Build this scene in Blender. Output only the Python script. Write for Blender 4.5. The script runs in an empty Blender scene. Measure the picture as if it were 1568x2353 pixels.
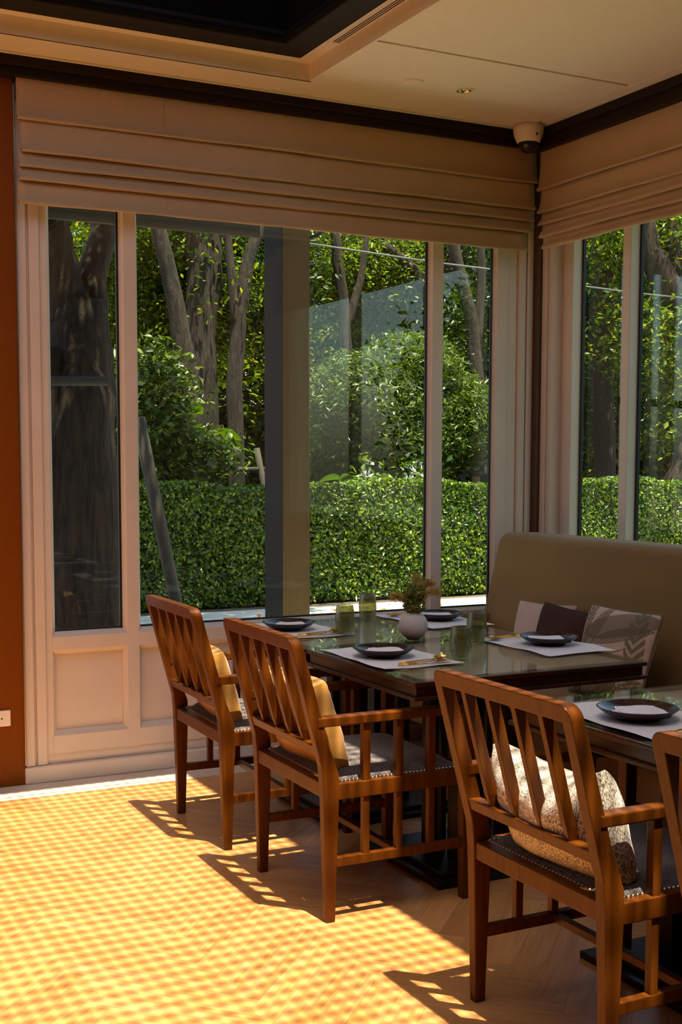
import bpy, bmesh, math, random
import numpy as np
from mathutils import Vector, Matrix
random.seed(7); rng = np.random.default_rng(7)
sc = bpy.context.scene
COL = sc.collection
R = math.radians

# ---------------------------------------------------------------- camera
F_PX, YAW, PIT, ROLL = 2867.2, 0.475740, -0.0827161, -0.0023455
CX, CY = 784.0, 1298.6
EYE = Vector((0, 0, 1.45))
fw = Vector((math.sin(YAW)*math.cos(PIT), math.cos(YAW)*math.cos(PIT), math.sin(PIT)))
r0 = Vector((math.cos(YAW), -math.sin(YAW), 0)); d0 = fw.cross(r0)
rt = r0*math.cos(ROLL) + d0*math.sin(ROLL); dn = -r0*math.sin(ROLL) + d0*math.cos(ROLL)
cam = bpy.data.cameras.new('camera'); camo = bpy.data.objects.new('camera', cam); COL.objects.link(camo)
m = Matrix((rt, -dn, -fw)).transposed().to_4x4(); m.translation = EYE
camo.matrix_world = m
cam.sensor_fit = 'VERTICAL'; cam.sensor_height = 36.0; cam.lens = F_PX*36/2353
cam.shift_y = (CY-1176.5)/2353; cam.clip_start = 0.05; cam.clip_end = 300
sc.camera = camo
def at(px, py, Y):
    """a point of the garden, from where it shows in the photograph and its distance Y"""
    v = rt*((px-CX)/F_PX) + dn*((py-CY)/F_PX) + fw
    return EYE + v*(Y/v.y)

# ---------------------------------------------------------------- world, sun, exposure
SUN_DIR = Vector((0.0, 0.29, -1.0)).normalized()
w = bpy.data.worlds.new('sky'); sc.world = w; w.use_nodes = True
nt = w.node_tree; bg = nt.nodes['Background']
sky = nt.nodes.new('ShaderNodeTexSky'); sky.sky_type = 'NISHITA'; sky.sun_disc = False
sky.sun_elevation = R(74); sky.sun_rotation = R(180); sky.air_density = 1.0; sky.dust_density = 2.0
nt.links.new(sky.outputs[0], bg.inputs[0]); bg.inputs[1].default_value = 0.42
sl = bpy.data.lights.new('sun', 'SUN'); sl.energy = 18.5; sl.angle = R(0.53); sl.color = (1, 0.87, 0.68)
so = bpy.data.objects.new('sun', sl); COL.objects.link(so)
so.rotation_euler = SUN_DIR.to_track_quat('-Z', 'Y').to_euler(); so.location = (0, -5, 20)
sc.view_settings.view_transform = 'Standard'; sc.view_settings.look = 'None'
sc.view_settings.gamma = 1.0; sc.view_settings.use_curve_mapping = False
sc.view_settings.exposure = 0.1
cy = sc.cycles
cy.max_bounces = 10; cy.diffuse_bounces = 6; cy.glossy_bounces = 4; cy.transmission_bounces = 6
cy.transparent_max_bounces = 24; cy.caustics_reflective = False; cy.caustics_refractive = False
cy.sample_clamp_indirect = 6.0

# ---------------------------------------------------------------- materials
MATS = {}
def newmat(name):
    mt = bpy.data.materials.new(name); mt.use_nodes = True; MATS[name] = mt
    return mt, mt.node_tree, mt.node_tree.nodes['Principled BSDF']
def N(nt, t, **kw):
    n = nt.nodes.new(t)
    for k, v in kw.items(): setattr(n, k, v)
    return n
def coords(nt, scale=(1, 1, 1), kind='Object', rot=(0, 0, 0)):
    tc = N(nt, 'ShaderNodeTexCoord'); mp = N(nt, 'ShaderNodeMapping')
    mp.inputs['Scale'].default_value = scale; mp.inputs['Rotation'].default_value = rot
    nt.links.new(tc.outputs[kind], mp.inputs[0]); return mp.outputs[0]
def noise(nt, vec, scale, detail=3, rough=.55, dist=0):
    n = N(nt, 'ShaderNodeTexNoise'); n.inputs['Scale'].default_value = scale
    n.inputs['Detail'].default_value = detail; n.inputs['Roughness'].default_value = rough
    n.inputs['Distortion'].default_value = dist
    if vec is not None: nt.links.new(vec, n.inputs['Vector'])
    return n.outputs['Fac']
def ramp(nt, fac, stops, interp='LINEAR'):
    r = N(nt, 'ShaderNodeValToRGB'); r.color_ramp.interpolation = interp
    e = r.color_ramp.elements
    while len(e) < len(stops): e.new(.5)
    for el, (p, c) in zip(e, stops):
        el.position = p; el.color = (*c, 1) if len(c) == 3 else c
    nt.links.new(fac, r.inputs[0]); return r.outputs[0]
def mixc(nt, fac, a, b, mode='MIX'):
    n = N(nt, 'ShaderNodeMix', data_type='RGBA', blend_type=mode)
    for s, v in ((n.inputs[0], fac), (n.inputs[6], a), (n.inputs[7], b)):
        if isinstance(v, (int, float)): s.default_value = v
        elif isinstance(v, tuple): s.default_value = (*v, 1)
        else: nt.links.new(v, s)
    return n.outputs[2]
def mth(nt, op, a, b=None, c=None):
    n = N(nt, 'ShaderNodeMath', operation=op)
    for s, v in zip(n.inputs, (a, b, c)):
        if v is None: continue
        if isinstance(v, (int, float)): s.default_value = v
        else: nt.links.new(v, s)
    return n.outputs[0]
def bump(nt, b, h, strength=.3, dist=.002):
    n = N(nt, 'ShaderNodeBump'); n.inputs['Strength'].default_value = strength; n.inputs['Distance'].default_value = dist
    nt.links.new(h, n.inputs['Height']); nt.links.new(n.outputs[0], b.inputs['Normal'])
def plain(name, col, rough=.5, metal=0, var=.06, scale=8, bmp=0, bscale=200, spec=.5):
    mt, nt, b = newmat(name)
    v = coords(nt)
    f = noise(nt, v, scale, 4)
    c2 = tuple(min(1, x*(1+var)) for x in col); c1 = tuple(x*(1-var) for x in col)
    nt.links.new(ramp(nt, f, [(.3, c1), (.7, c2)]), b.inputs['Base Color'])
    b.inputs['Roughness'].default_value = rough; b.inputs['Metallic'].default_value = metal
    b.inputs['Specular IOR Level'].default_value = spec
    if bmp: bump(nt, b, noise(nt, v, bscale, 2), bmp, .001)
    return mt
def wood(name, c1, c2, rough=.35, axis=2, scale=1.0, isl=0.0):
    mt, nt, b = newmat(name)
    s = [30*scale]*3; s[axis] = 2.2*scale
    v = coords(nt, tuple(s))
    f = noise(nt, v, 1.0, 5, .6, 1.2)
    g = noise(nt, v, 5.0, 3, .6)
    col = ramp(nt, f, [(.3, c1), (.68, c2)])
    col = mixc(nt, mth(nt, 'MULTIPLY', g, .25), col, tuple(x*.45 for x in c1))
    if isl:
        oi = N(nt, 'ShaderNodeObjectInfo')
        k = mth(nt, 'MULTIPLY_ADD', oi.outputs['Random'], isl, 1-isl/2)
        cc = N(nt, 'ShaderNodeCombineColor'); [nt.links.new(k, cc.inputs[i]) for i in range(3)]
        col = mixc(nt, 1.0, col, cc.outputs[0], 'MULTIPLY')
    nt.links.new(col, b.inputs['Base Color'])
    b.inputs['Roughness'].default_value = rough; b.inputs['Specular IOR Level'].default_value = .2
    bump(nt, b, g, .08, .001)
    return mt
wood('chair_wood', (.06, .0145, .001), (.12, .033, .002), .36)
wood('table_wood', (.028, .009, .004), (.06, .020, .008), .28, axis=1)
wood('black_wood', (.010, .007, .006), (.022, .014, .010), .35)
wood('cornice_wood', (.010, .005, .003), (.02, .010, .006), .5, axis=0)
def floor_mat(name, axis):
    mt, nt, b = newmat(name)
    s = [34.0]*3; s[axis] = 2.4
    oi = N(nt, 'ShaderNodeObjectInfo'); geo = N(nt, 'ShaderNodeNewGeometry')
    rnd = mth(nt, 'FRACT', mth(nt, 'ADD', oi.outputs['Random'], geo.outputs['Random Per Island']))
    tc = N(nt, 'ShaderNodeTexCoord')
    ad = N(nt, 'ShaderNodeVectorMath', operation='ADD'); cb = N(nt, 'ShaderNodeCombineXYZ')
    nt.links.new(mth(nt, 'MULTIPLY', rnd, 13.0), cb.inputs[0]); nt.links.new(mth(nt, 'MULTIPLY', rnd, 7.0), cb.inputs[2])
    nt.links.new(tc.outputs['Object'], ad.inputs[0]); nt.links.new(cb.outputs[0], ad.inputs[1])
    rot = N(nt, 'ShaderNodeMapping'); rot.inputs['Rotation'].default_value = (0, 0, R(-45))
    nt.links.new(ad.outputs[0], rot.inputs[0])
    mp = N(nt, 'ShaderNodeMapping'); mp.inputs['Scale'].default_value = s
    nt.links.new(rot.outputs[0], mp.inputs[0]); v = mp.outputs[0]
    f = noise(nt, v, .8, 5, .6, 1.5); g = noise(nt, v, 4.0, 3)
    col = ramp(nt, f, [(.28, (.45, .185, .045)), (.5, (.57, .265, .082)), (.72, (.64, .335, .13))])
    st = noise(nt, v, .35, 2)
    col = mixc(nt, ramp(nt, st, [(.60, (0, 0, 0)), (.78, (.55, .55, .55))]), col, (.50, .22, .03))
    k = mth(nt, 'MULTIPLY_ADD', rnd, .22, .86)
    cc = N(nt, 'ShaderNodeCombineColor'); [nt.links.new(k, cc.inputs[i]) for i in range(3)]
    col = mixc(nt, 1.0, col, cc.outputs[0], 'MULTIPLY')
    nt.links.new(col, b.inputs['Base Color'])
    b.inputs['Roughness'].default_value = .30
    bump(nt, b, g, .04, .001)
floor_mat('floor_wood_a', 0); floor_mat('floor_wood_b', 1)
plain('gap_dark', (.16, .08, .03), .8)
plain('marble', (.66, .56, .46), .25, var=.12, scale=5)
plain('ceiling_white', (.74, .66, .53), .9, var=.03, scale=40, bmp=.15, bscale=300)
plain('groove', (.60, .53, .43), .9)
plain('frame_white', (.70, .60, .51), .45, var=.03, scale=6)
plain('brown_wall', (.19, .05, .002), .6, var=.05, scale=60, bmp=.1, bscale=400, spec=.12)
plain('dark_wall', (.05, .032, .02), .7, var=.08)
plain('corner_brown', (.085, .04, .018), .5)
plain('gasket', (.008, .009, .012), .5)
plain('shaft_black', (.003, .0026, .0022), .9, spec=.1)
plain('tray_dark', (.017, .012, .009), .8, spec=.2)
plain('plastic_white', (.80, .74, .64), .35, var=.02)
plain('slot_black', (.01, .008, .006), .6)
plain('gold', (.80, .46, .10), .22, metal=1, var=.05)
plain('brass', (.62, .50, .16), .15, metal=1, var=.05)
plain('nail', (.45, .36, .26), .35, metal=1)
plain('mat_linen', (.88, .83, .84), .85, var=.04, scale=80, bmp=.25, bscale=500)
plain('napkin', (.92, .88, .88), .9, var=.03, scale=30, bmp=.2, bscale=600)
plain('vase_white', (.66, .58, .52), .6, var=.08, scale=60, bmp=.2, bscale=200)
plain('stone_top', (.76, .59, .43), .5, var=.1, scale=12)
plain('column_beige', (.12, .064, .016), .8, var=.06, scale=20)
plain('column_dark', (.008, .005, .004), .8)  # column's shaded left face as a colour; also the bracket
plain('paving', (.52, .52, .50), .85, var=.15, scale=3)
plain('lawn', (.045, .085, .02), .9, var=.3, scale=6)
plain('soil', (.10, .075, .05), .95, var=.3, scale=2)
plain('pole_grey', (.035, .028, .02), .8, var=.15, scale=10)
plain('cable', (.10, .11, .115), .6)
plain('awning_cloth', (.07, .06, .045), .9)
plain('leaf_dead', (.45, .20, .05), .8, var=.3)
plain('piping_olive', (.17, .15, .08), .9)
plain('flower_white', (.85, .85, .75), .7)
plain('cream_building', (.55, .52, .46), .8)

def fabric(name, col, var=.12, wscale=350, rough=.9, streak=(1, 1, 1)):
    mt, nt, b = newmat(name)
    v = coords(nt, streak)
    a = noise(nt, v, wscale, 2, .7); c = noise(nt, coords(nt), 5, 3)
    k = mth(nt, 'MULTIPLY_ADD', a, .75, mth(nt, 'MULTIPLY', c, .25))
    nt.links.new(ramp(nt, k, [(.3, tuple(x*(1-var) for x in col)), (.7, tuple(min(1, x*(1+var)) for x in col))]), b.inputs['Base Color'])
    b.inputs['Roughness'].default_value = rough; b.inputs['Sheen Weight'].default_value = .15
    bump(nt, b, a, .3, .0008); return mt
fabric('blind_linen', (.47, .32, .18), .10, 260, streak=(1, 1, .25))
fabric('bench_linen', (.265, .145, .036), .14, 300)
fabric('pillow_pale', (.62, .45, .36), .08)
fabric('pillow_brown', (.05, .012, .004), .25, 60).node_tree.nodes['Principled BSDF'].inputs['Sheen Weight'].default_value = 0
mt = fabric('gold_satin', (.36, .165, .018), .08, 120, .38); mt.node_tree.nodes['Principled BSDF'].inputs['Sheen Weight'].default_value = .4
def tweed(name, a, bcol, sx=1):
    mt, nt, b = newmat(name)
    v = coords(nt, (420, 120, 420)); f = noise(nt, v, 1, 3, .7)
    nt.links.new(ramp(nt, f, [(.44, a), (.54, bcol)]), b.inputs['Base Color'])
    b.inputs['Roughness'].default_value = .95; b.inputs['Sheen Weight'].default_value = .3
    bump(nt, b, f, .6, .002)
tweed('tweed_light', (.07, .045, .03), (.72, .62, .50))
tweed('tweed_seat', (.016, .013, .013), (.15, .12, .11))

def palm_mat():
    mt, nt, b = newmat('palm_print')
    tc = N(nt, 'ShaderNodeTexCoord'); sep = N(nt, 'ShaderNodeSeparateXYZ'); nt.links.new(tc.outputs['Object'], sep.inputs[0])
    X, Z = sep.outputs[0], sep.outputs[1]
    n1 = noise(nt, tc.outputs['Object'], 60, 3)
    col = ramp(nt, n1, [(.3, (.58, .43, .32)), (.7, (.66, .50, .38))])
    # fronds: cx, cz, angle, length, half width, colour, stripe frequency
    X = mth(nt, 'MULTIPLY', X, -1.0)
    for (cx, cz, ang, L, W, cc, fr) in ((.03, .115, 12, .34, .055, (.09, .065, .04), 640), (.06, .075, 16, .26, .03, (.12, .09, .055), 420), (.155, .05, 98, .34, .045, (.15, .135, .065), 150),
            (.07, -.10, -24, .32, .085, (.17, .155, .06), 230), (-.165, .02, 96, .40, .038, (.12, .09, .05), 260), (-.11, .06, 70, .24, .04, (.14, .10, .06), 380),
            (-.07, -.165, 16, .30, .05, (.10, .085, .04), 300), (.08, -.175, 8, .26, .04, (.16, .14, .06), 260), (.02, -.01, 20, .22, .0022, (.08, .05, .03), 10)):
        a = R(ang); ca, sa = math.cos(a), math.sin(a)
        dx = mth(nt, 'SUBTRACT', X, cx); dz = mth(nt, 'SUBTRACT', Z, cz)
        u = mth(nt, 'ADD', mth(nt, 'MULTIPLY', dx, ca), mth(nt, 'MULTIPLY', dz, sa))
        v = mth(nt, 'SUBTRACT', mth(nt, 'MULTIPLY', dz, ca), mth(nt, 'MULTIPLY', dx, sa))
        av = mth(nt, 'ABSOLUTE', v)
        q = mth(nt, 'ADD', mth(nt, 'POWER', mth(nt, 'DIVIDE', mth(nt, 'ABSOLUTE', u), L*.62), 2.0), mth(nt, 'POWER', mth(nt, 'DIVIDE', av, W), 2.0))
        inside = mth(nt, 'LESS_THAN', mth(nt, 'ADD', q, mth(nt, 'MULTIPLY', n1, .3)), 1.15)
        st = mth(nt, 'SINE', mth(nt, 'MULTIPLY', mth(nt, 'SUBTRACT', u, mth(nt, 'MULTIPLY', av, 1.1)), fr))
        stripe = mth(nt, 'MULTIPLY_ADD', mth(nt, 'GREATER_THAN', st, -.2), .62, .30)
        col = mixc(nt, mth(nt, 'MULTIPLY', inside, stripe), col, cc)
    nt.links.new(col, b.inputs['Base Color']); b.inputs['Roughness'].default_value = .9
palm_mat()

def glaze(name, c1, c2):
    mt, nt, b = newmat(name)
    f = noise(nt, coords(nt), 30, 4)
    nt.links.new(ramp(nt, f, [(.35, c1), (.7, c2)]), b.inputs['Base Color'])
    b.inputs['Roughness'].default_value = .22; b.inputs['Specular IOR Level'].default_value = .35
glaze('plate_glaze', (.022, .010, .008), (.05, .022, .016))
glaze('camera_dome', (.015, .016, .018), (.02, .022, .024))

def clear(name, tint, ior=1.5, gloss=(1, 1, 1), bumpv=None, rough=0.0, diff=None):
    mt, nt, b = newmat(name); nt.nodes.remove(b)
    out = nt.nodes['Material Output']
    tr = N(nt, 'ShaderNodeBsdfTransparent'); tr.inputs[0].default_value = (*tint, 1)
    gl = N(nt, 'ShaderNodeBsdfGlossy'); gl.inputs[0].default_value = (*gloss, 1); gl.inputs['Roughness'].default_value = rough
    geo = N(nt, 'ShaderNodeNewGeometry'); fr = N(nt, 'ShaderNodeFresnel')
    nt.links.new(mth(nt, 'MULTIPLY_ADD', geo.outputs['Backfacing'], 1/ior-ior, ior), fr.inputs[0])
    if bumpv:
        v = coords(nt, bumpv[0]); n = N(nt, 'ShaderNodeBump'); n.inputs['Strength'].default_value = bumpv[1]; n.inputs['Distance'].default_value = .004
        nt.links.new(noise(nt, v, 1, 3, .6, 1.0), n.inputs['Height'])
        nt.links.new(n.outputs[0], gl.inputs['Normal']); nt.links.new(n.outputs[0], fr.inputs['Normal'])
    mx = N(nt, 'ShaderNodeMixShader'); nt.links.new(fr.outputs[0], mx.inputs[0])
    base = tr.outputs[0]
    if diff:
        df = N(nt, 'ShaderNodeBsdfDiffuse'); df.inputs[0].default_value = (*diff[0], 1)
        m2 = N(nt, 'ShaderNodeMixShader'); 
        if bumpv: nt.links.new(ramp(nt, noise(nt, v, 1, 3, .6, 1.0), [(.4, (diff[1]*.4,)*3), (.65, (min(1, diff[1]*1.8),)*3)]), m2.inputs[0])
        else: m2.inputs[0].default_value = diff[1]
        nt.links.new(base, m2.inputs[1]); nt.links.new(df.outputs[0], m2.inputs[2]); base = m2.outputs[0]
    nt.links.new(base, mx.inputs[1]); nt.links.new(gl.outputs[0], mx.inputs[2])
    nt.links.new(mx.outputs[0], out.inputs[0]); return mt
clear('window_glass', (.85, .88, .82))
clear('green_glass', (.72, .72, .46), 1.5, bumpv=((300, 300, 60), 1.0), rough=.06, diff=((.22, .21, .07), .24))
clear('table_glass', (.93, .95, .92), 1.5)

def leafmat(name, cols, trans=.35, gloss=.10, rough=.35):
    mt, nt, b = newmat(name); nt.nodes.remove(b)
    geo = N(nt, 'ShaderNodeNewGeometry')
    c = ramp(nt, geo.outputs['Random Per Island'], [(i/(len(cols)-1) if len(cols) > 1 else 0, k) for i, k in enumerate(cols)])
    df = N(nt, 'ShaderNodeBsdfDiffuse'); tl = N(nt, 'ShaderNodeBsdfTranslucent'); gl = N(nt, 'ShaderNodeBsdfGlossy')
    gl.inputs['Roughness'].default_value = rough
    nt.links.new(c, df.inputs[0])
    nt.links.new(mixc(nt, 1.0, c, (1.5, 1.45, .55), 'MULTIPLY'), tl.inputs[0])
    a = N(nt, 'ShaderNodeMixShader'); a.inputs[0].default_value = trans
    nt.links.new(df.outputs[0], a.inputs[1]); nt.links.new(tl.outputs[0], a.inputs[2])
    g = N(nt, 'ShaderNodeMixShader'); g.inputs[0].default_value = gloss
    nt.links.new(a.outputs[0], g.inputs[1]); nt.links.new(gl.outputs[0], g.inputs[2])
    nt.links.new(g.outputs[0], nt.nodes['Material Output'].inputs[0])
leafmat('leaf_hedge', [(.006, .02, .001), (.03, .075, .002), (.09, .18, .004), (.26, .33, .015)], .35, .04)
leafmat('leaf_tree', [(.008, .022, .001), (.04, .085, .003), (.11, .19, .006), (.28, .29, .01)], .55, .02)
leafmat('leaf_shrub', [(.012, .030, .003), (.05, .09, .008), (.17, .23, .04)], .35, .03)
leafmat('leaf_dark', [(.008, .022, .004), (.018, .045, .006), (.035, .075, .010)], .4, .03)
def translucent(name, col, t=.6):
    mt, nt, b = newmat(name); nt.nodes.remove(b)
    c = ramp(nt, noise(nt, coords(nt), 20, 3), [(.3, tuple(x*.92 for x in col)), (.7, col)])
    df = N(nt, 'ShaderNodeBsdfDiffuse'); tl = N(nt, 'ShaderNodeBsdfTranslucent'); nt.links.new(c, df.inputs[0]); nt.links.new(c, tl.inputs[0])
    a = N(nt, 'ShaderNodeMixShader'); a.inputs[0].default_value = t; nt.links.new(df.outputs[0], a.inputs[1]); nt.links.new(tl.outputs[0], a.inputs[2])
    nt.links.new(a.outputs[0], nt.nodes['Material Output'].inputs[0])
translucent('weave', (.70, .60, .46), .18)
leafmat('bloom_green', [(.16, .19, .03), (.24, .27, .05), (.32, .33, .08)], .25, .03)
leafmat('plume', [(.46, .33, .14), (.60, .45, .20)], .4, .02)
def bark(name, c1, c2):
    mt, nt, b = newmat(name)
    v = coords(nt, (14, 14, 2.2)); f = noise(nt, v, 1.4, 6, .65, .8)
    nt.links.new(ramp(nt, f, [(.35, c1), (.62, c2)]), b.inputs['Base Color']); b.inputs['Roughness'].default_value = .95
    bump(nt, b, f, 1.0, .05)
bark('bark', (.003, .002, .0015), (.055, .032, .018)); bark('bark_grey', (.008, .006, .004), (.045, .032, .022))

# ---------------------------------------------------------------- mesh tools
class MB:
    def __init__(s): s.v = []; s.f = []; s.sm = []
    def add(s, v, f, smooth=False):
        o = len(s.v); s.v += [tuple(p) for p in v]; s.f += [tuple(i+o for i in q) for q in f]; s.sm += [smooth]*len(f); return s
    def box(s, x0, x1, y0, y1, z0, z1):
        v = [(x, y, z) for z in (z0, z1) for y in (y0, y1) for x in (x0, x1)]
        return s.add(v, [(0, 2, 3, 1), (4, 5, 7, 6), (0, 1, 5, 4), (2, 6, 7, 3), (0, 4, 6, 2), (1, 3, 7, 5)])
    def prism(s, poly, axis, a, b):
        """poly of 2D points, extruded along axis from a to b"""
        n = len(poly); mk = {0: lambda p, t: (t, p[0], p[1]), 1: lambda p, t: (p[0], t, p[1]), 2: lambda p, t: (p[0], p[1], t)}[axis]
        v = [mk(p, a) for p in poly]+[mk(p, b) for p in poly]
        return s.add(v, [tuple(range(n))[::-1], tuple(range(n, 2*n))]+[(i, (i+1) % n, n+(i+1) % n, n+i) for i in range(n)])
    def bar(s, p, q, w, h, w2=None, h2=None, up=(0, 0, 1)):
        p, q = Vector(p), Vector(q); d = (q-p).normalized(); up = Vector(up)
        if abs(d.dot(up)) > .95: up = Vector((1, 0, 0))
        a = d.cross(up).normalized(); b = a.cross(d)
        w2 = w2 or w; h2 = h2 or h; v = []
        for c, ww, hh in ((p, w, h), (q, w2, h2)):
            for i, j in ((-1, -1), (1, -1), (1, 1), (-1, 1)): v.append(c+a*(i*ww/2)+b*(j*hh/2))
        return s.add(v, [(3, 2, 1, 0), (4, 5, 6, 7)]+[(i, (i+1) % 4, 4+(i+1) % 4, 4+i) for i in range(4)])
    def tube(s, pts, rad, n=8, cap=True):
        pts = [Vector(p) for p in pts]; rad = rad if isinstance(rad, (list, tuple)) else [rad]*len(pts); rings = []
        ref = None; v = []
        for i, p in enumerate(pts):
            d = (pts[min(i+1, len(pts)-1)]-pts[max(i-1, 0)]).normalized()
            if ref is None: ref = Vector((1, 0, 0)) if abs(d.x) < .9 else Vector((0, 1, 0))
            a = (ref-d*ref.dot(d)).normalized(); b = d.cross(a); ref = a
            for k in range(n):
                t = 2*math.pi*k/n; v.append(p+(a*math.cos(t)+b*math.sin(t))*rad[i])
        m_ = len(pts)
        f = [(i*n+k, i*n+(k+1) % n, (i+1)*n+(k+1) % n, (i+1)*n+k) for i in range(m_-1) for k in range(n)]
        s.add(v, f, True)
        if cap: o = len(s.v)-len(v); s.f += [tuple(o+k for k in range(n))[::-1], tuple(o+(m_-1)*n+k for k in range(n))]; s.sm += [False]*2
        return s
    def lathe(s, prof, n=32, c=(0, 0, 0)):
        v = [(c[0]+r*math.cos(2*math.pi*k/n), c[1]+r*math.sin(2*math.pi*k/n), c[2]+z) for r, z in prof for k in range(n)]
        f = [(i*n+k, i*n+(k+1) % n, (i+1)*n+(k+1) % n, (i+1)*n+k) for i in range(len(prof)-1) for k in range(n)]
        return s.add(v, f, True)
    def mesh(s, name, mat, bevel=0, seg=2):
        me = bpy.data.meshes.new(name); me.from_pydata(s.v, [], s.f)
        me.polygons.foreach_set('use_smooth', s.sm)
        bm = bmesh.new(); bm.from_mesh(me)
        bmesh.ops.recalc_face_normals(bm, faces=bm.faces)
        if bevel: bmesh.ops.bevel(bm, geom=list(bm.edges), offset=bevel, segments=seg, profile=.5, affect='EDGES', clamp_overlap=True)
        bm.to_mesh(me); bm.free()
        me.materials.append(MATS[mat]); return me
    def build(s, name, mat, parent=None, bevel=0, seg=2):
        return obj(name, s.mesh(name, mat, bevel, seg), parent)
def obj(name, me, parent=None, loc=None, rot=None):
    o = bpy.data.objects.new(name, me); COL.objects.link(o)
    if parent: o.parent = parent
    if loc: o.location = loc
    if rot: o.rotation_euler = rot
    return o
def tag(o, label, cat, group=None, kind=None):
    if label: o['label'] = label
    if cat: o['category'] = cat
    if group: o['group'] = group
    if kind: o['kind'] = kind
    return o
def thing(name, label, cat, loc=(0, 0, 0), rz=0, group=None):
    o = obj(name, None, None, loc, (0, 0, rz)); o.empty_display_size = .1
    return tag(o, label, cat, group)
def struct(name, label=None):
    o = obj(name, None); o['kind'] = 'structure'
    if label: o['label'] = label
    return o
def copy_tree(o, parent=None):
    c = o.copy(); COL.objects.link(c); c.parent = parent
    for ch in o.children: copy_tree(ch, c)
    return c

# ---------------------------------------------------------------- room shell
CZ = 3.16
# floor: subfloor, herringbone planks, marble border
fl = MB().box(-4, 4.3, -4, 5.6, -.12, -.004).build('floor', 'gap_dark'); fl['kind'] = 'structure'
fl['label'] = 'honey coloured herringbone parquet floor with a marble border'
def clip(poly, ax, lim, keep_less):
    out = []
    for i in range(len(poly)):
        a, b = poly[i], poly[(i+1) % len(poly)]
        ia = (a[ax] <= lim) == keep_less; ib = (b[ax] <= lim) == keep_less
        if ia: out.append(a)
        if ia != ib:
            t = (lim-a[ax])/(b[ax]-a[ax]); out.append((a[0]+t*(b[0]-a[0]), a[1]+t*(b[1]-a[1])))
    return out
PW, PL = .088, .528; G = .0003; s2 = math.sqrt(.5)
planks = []
for j in range(-16, 17):
    for k in range(-110, 111):
        for kind in (0, 1):
            ox = k*PW+j*PL; oy = k*PW-j*PL
            q = (ox, ox+PL, oy, oy+PW) if kind == 0 else (ox+PL, ox+PL+PW, oy+PW-PL, oy+PW)
            c = ((q[0]+q[1])/2, (q[2]+q[3])/2); wc = ((c[0]-c[1])*s2+1.3, (c[0]+c[1])*s2+3.0)
            if not (-4.4 < wc[0] < 4.5 and -4.4 < wc[1] < 5.7): continue
            pts = [((u-v_)*s2+1.3, (u+v_)*s2+3.0) for u, v_ in ((q[0]+G, q[2]+G), (q[1]-G, q[2]+G), (q[1]-G, q[3]-G), (q[0]+G, q[3]-G))]
            for ax, lim, less in ((1, 5.313, True), (1, -3.98, False), (0, -3.98, False), (0, 4.0, True)):
                pts = clip(pts, ax, lim, less)
                if len(pts) < 3: break
            if len(pts) >= 3: planks.append((wc, kind, pts))
vis = lambda c: .4 < c[0] < 3.0 and 2.0 < c[1] < 5.4 and c[1] > 3.5-.75*c[0]
near = sorted([p for p in planks if vis(p[0])], key=lambda p: math.hypot(p[0][0]-1.2, p[0][1]-3.4))[:280]
ids = {id(p) for p in near}
for wc, kind, pts in near:
    MB().prism(pts, 2, -.004, random.uniform(0, .0003)).build('plank', 'floor_wood_'+'ab'[kind], fl)
for kind in (0, 1):
    mb = MB()
    for p in planks:
        if id(p) not in ids and p[1] == kind: mb.prism(p[2], 2, -.004, 0)
    mb.build('plank_rest', 'floor_wood_'+'ab'[kind], fl)['kind'] = 'stuff'
x = -3.98
while x < 4.0:
    x1 = min(x+.6, 4.0)
    MB().box(x+.0006, x1-.0006, 5.3145, 5.56, -.004, .0005).build('border_slab', 'marble', fl); x = x1

# ceiling with shadow-gap grooves, recessed tray and black skylight shaft
SX, SY = 2.31, 5.01      # skylight shaft
TX, TY = 2.53, 5.215     # tray edge
ce = MB().box(TX, 4.3, -4, 5.6, CZ+.008, CZ+.2).box(-4, TX, TY, 5.6, CZ+.008, CZ+.2)
ce.box(-4, -3.3, -4, TY, CZ+.008, CZ+.2).box(-3.3, TX, -4, -1.9, CZ+.008, CZ+.2)
ceil = ce.build('ceiling', 'groove'); ceil['kind'] = 'structure'; ceil['label'] = 'cream ceiling with thin grooves and a recessed black tray'
gv = .019
for (a, b, c, d) in ((3.858, 3.95, -4, 5.42), (TX, 3.95, 5.42+gv, 5.5), (TX, 3.858-gv, -4, 4.587), (-4, TX, TY, 5.42), (-4, TX, 5.42+gv, 5.5), (-4, -3.3, -4, TY), (-3.3, TX, -4, -1.9)):
    MB().box(a, b, c, d, CZ, CZ+.0085).build('ceiling_panel', 'ceiling_white', ceil)
bm = bmesh.new(); DLX, DLY, DLR = 3.215, 5.009, .036
vo = [bm.verts.new(p) for p in ((TX, 4.587+gv, CZ), (3.858-gv, 4.587+gv, CZ), (3.858-gv, 5.42, CZ), (TX, 5.42, CZ))]
vc = [bm.verts.new((DLX+DLR*math.cos(k*math.pi/16), DLY+DLR*math.sin(k*math.pi/16), CZ)) for k in range(32)]
eds = [bm.edges.new((L_[i], L_[(i+1) % len(L_)])) for L_ in (vo, vc) for i in range(len(L_))]
bmesh.ops.triangle_fill(bm, use_beauty=True, use_dissolve=False, edges=eds)
ex = bmesh.ops.extrude_edge_only(bm, edges=eds)
for v in [g for g in ex['geom'] if isinstance(g, bmesh.types.BMVert)]: v.co.z += .0085
me = bpy.data.meshes.new('ceiling_panel'); bm.to_mesh(me); bm.free(); me.materials.append(MATS['ceiling_white']); obj('ceiling_panel', me, ceil)
mb = MB().box(TX-.012, TX, -1.9, TY, CZ, CZ+.2).box(-3.3, TX, TY-.002, TY+.01, CZ, CZ+.2)
mb.build('tray_riser', 'ceiling_white', ceil)
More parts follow.
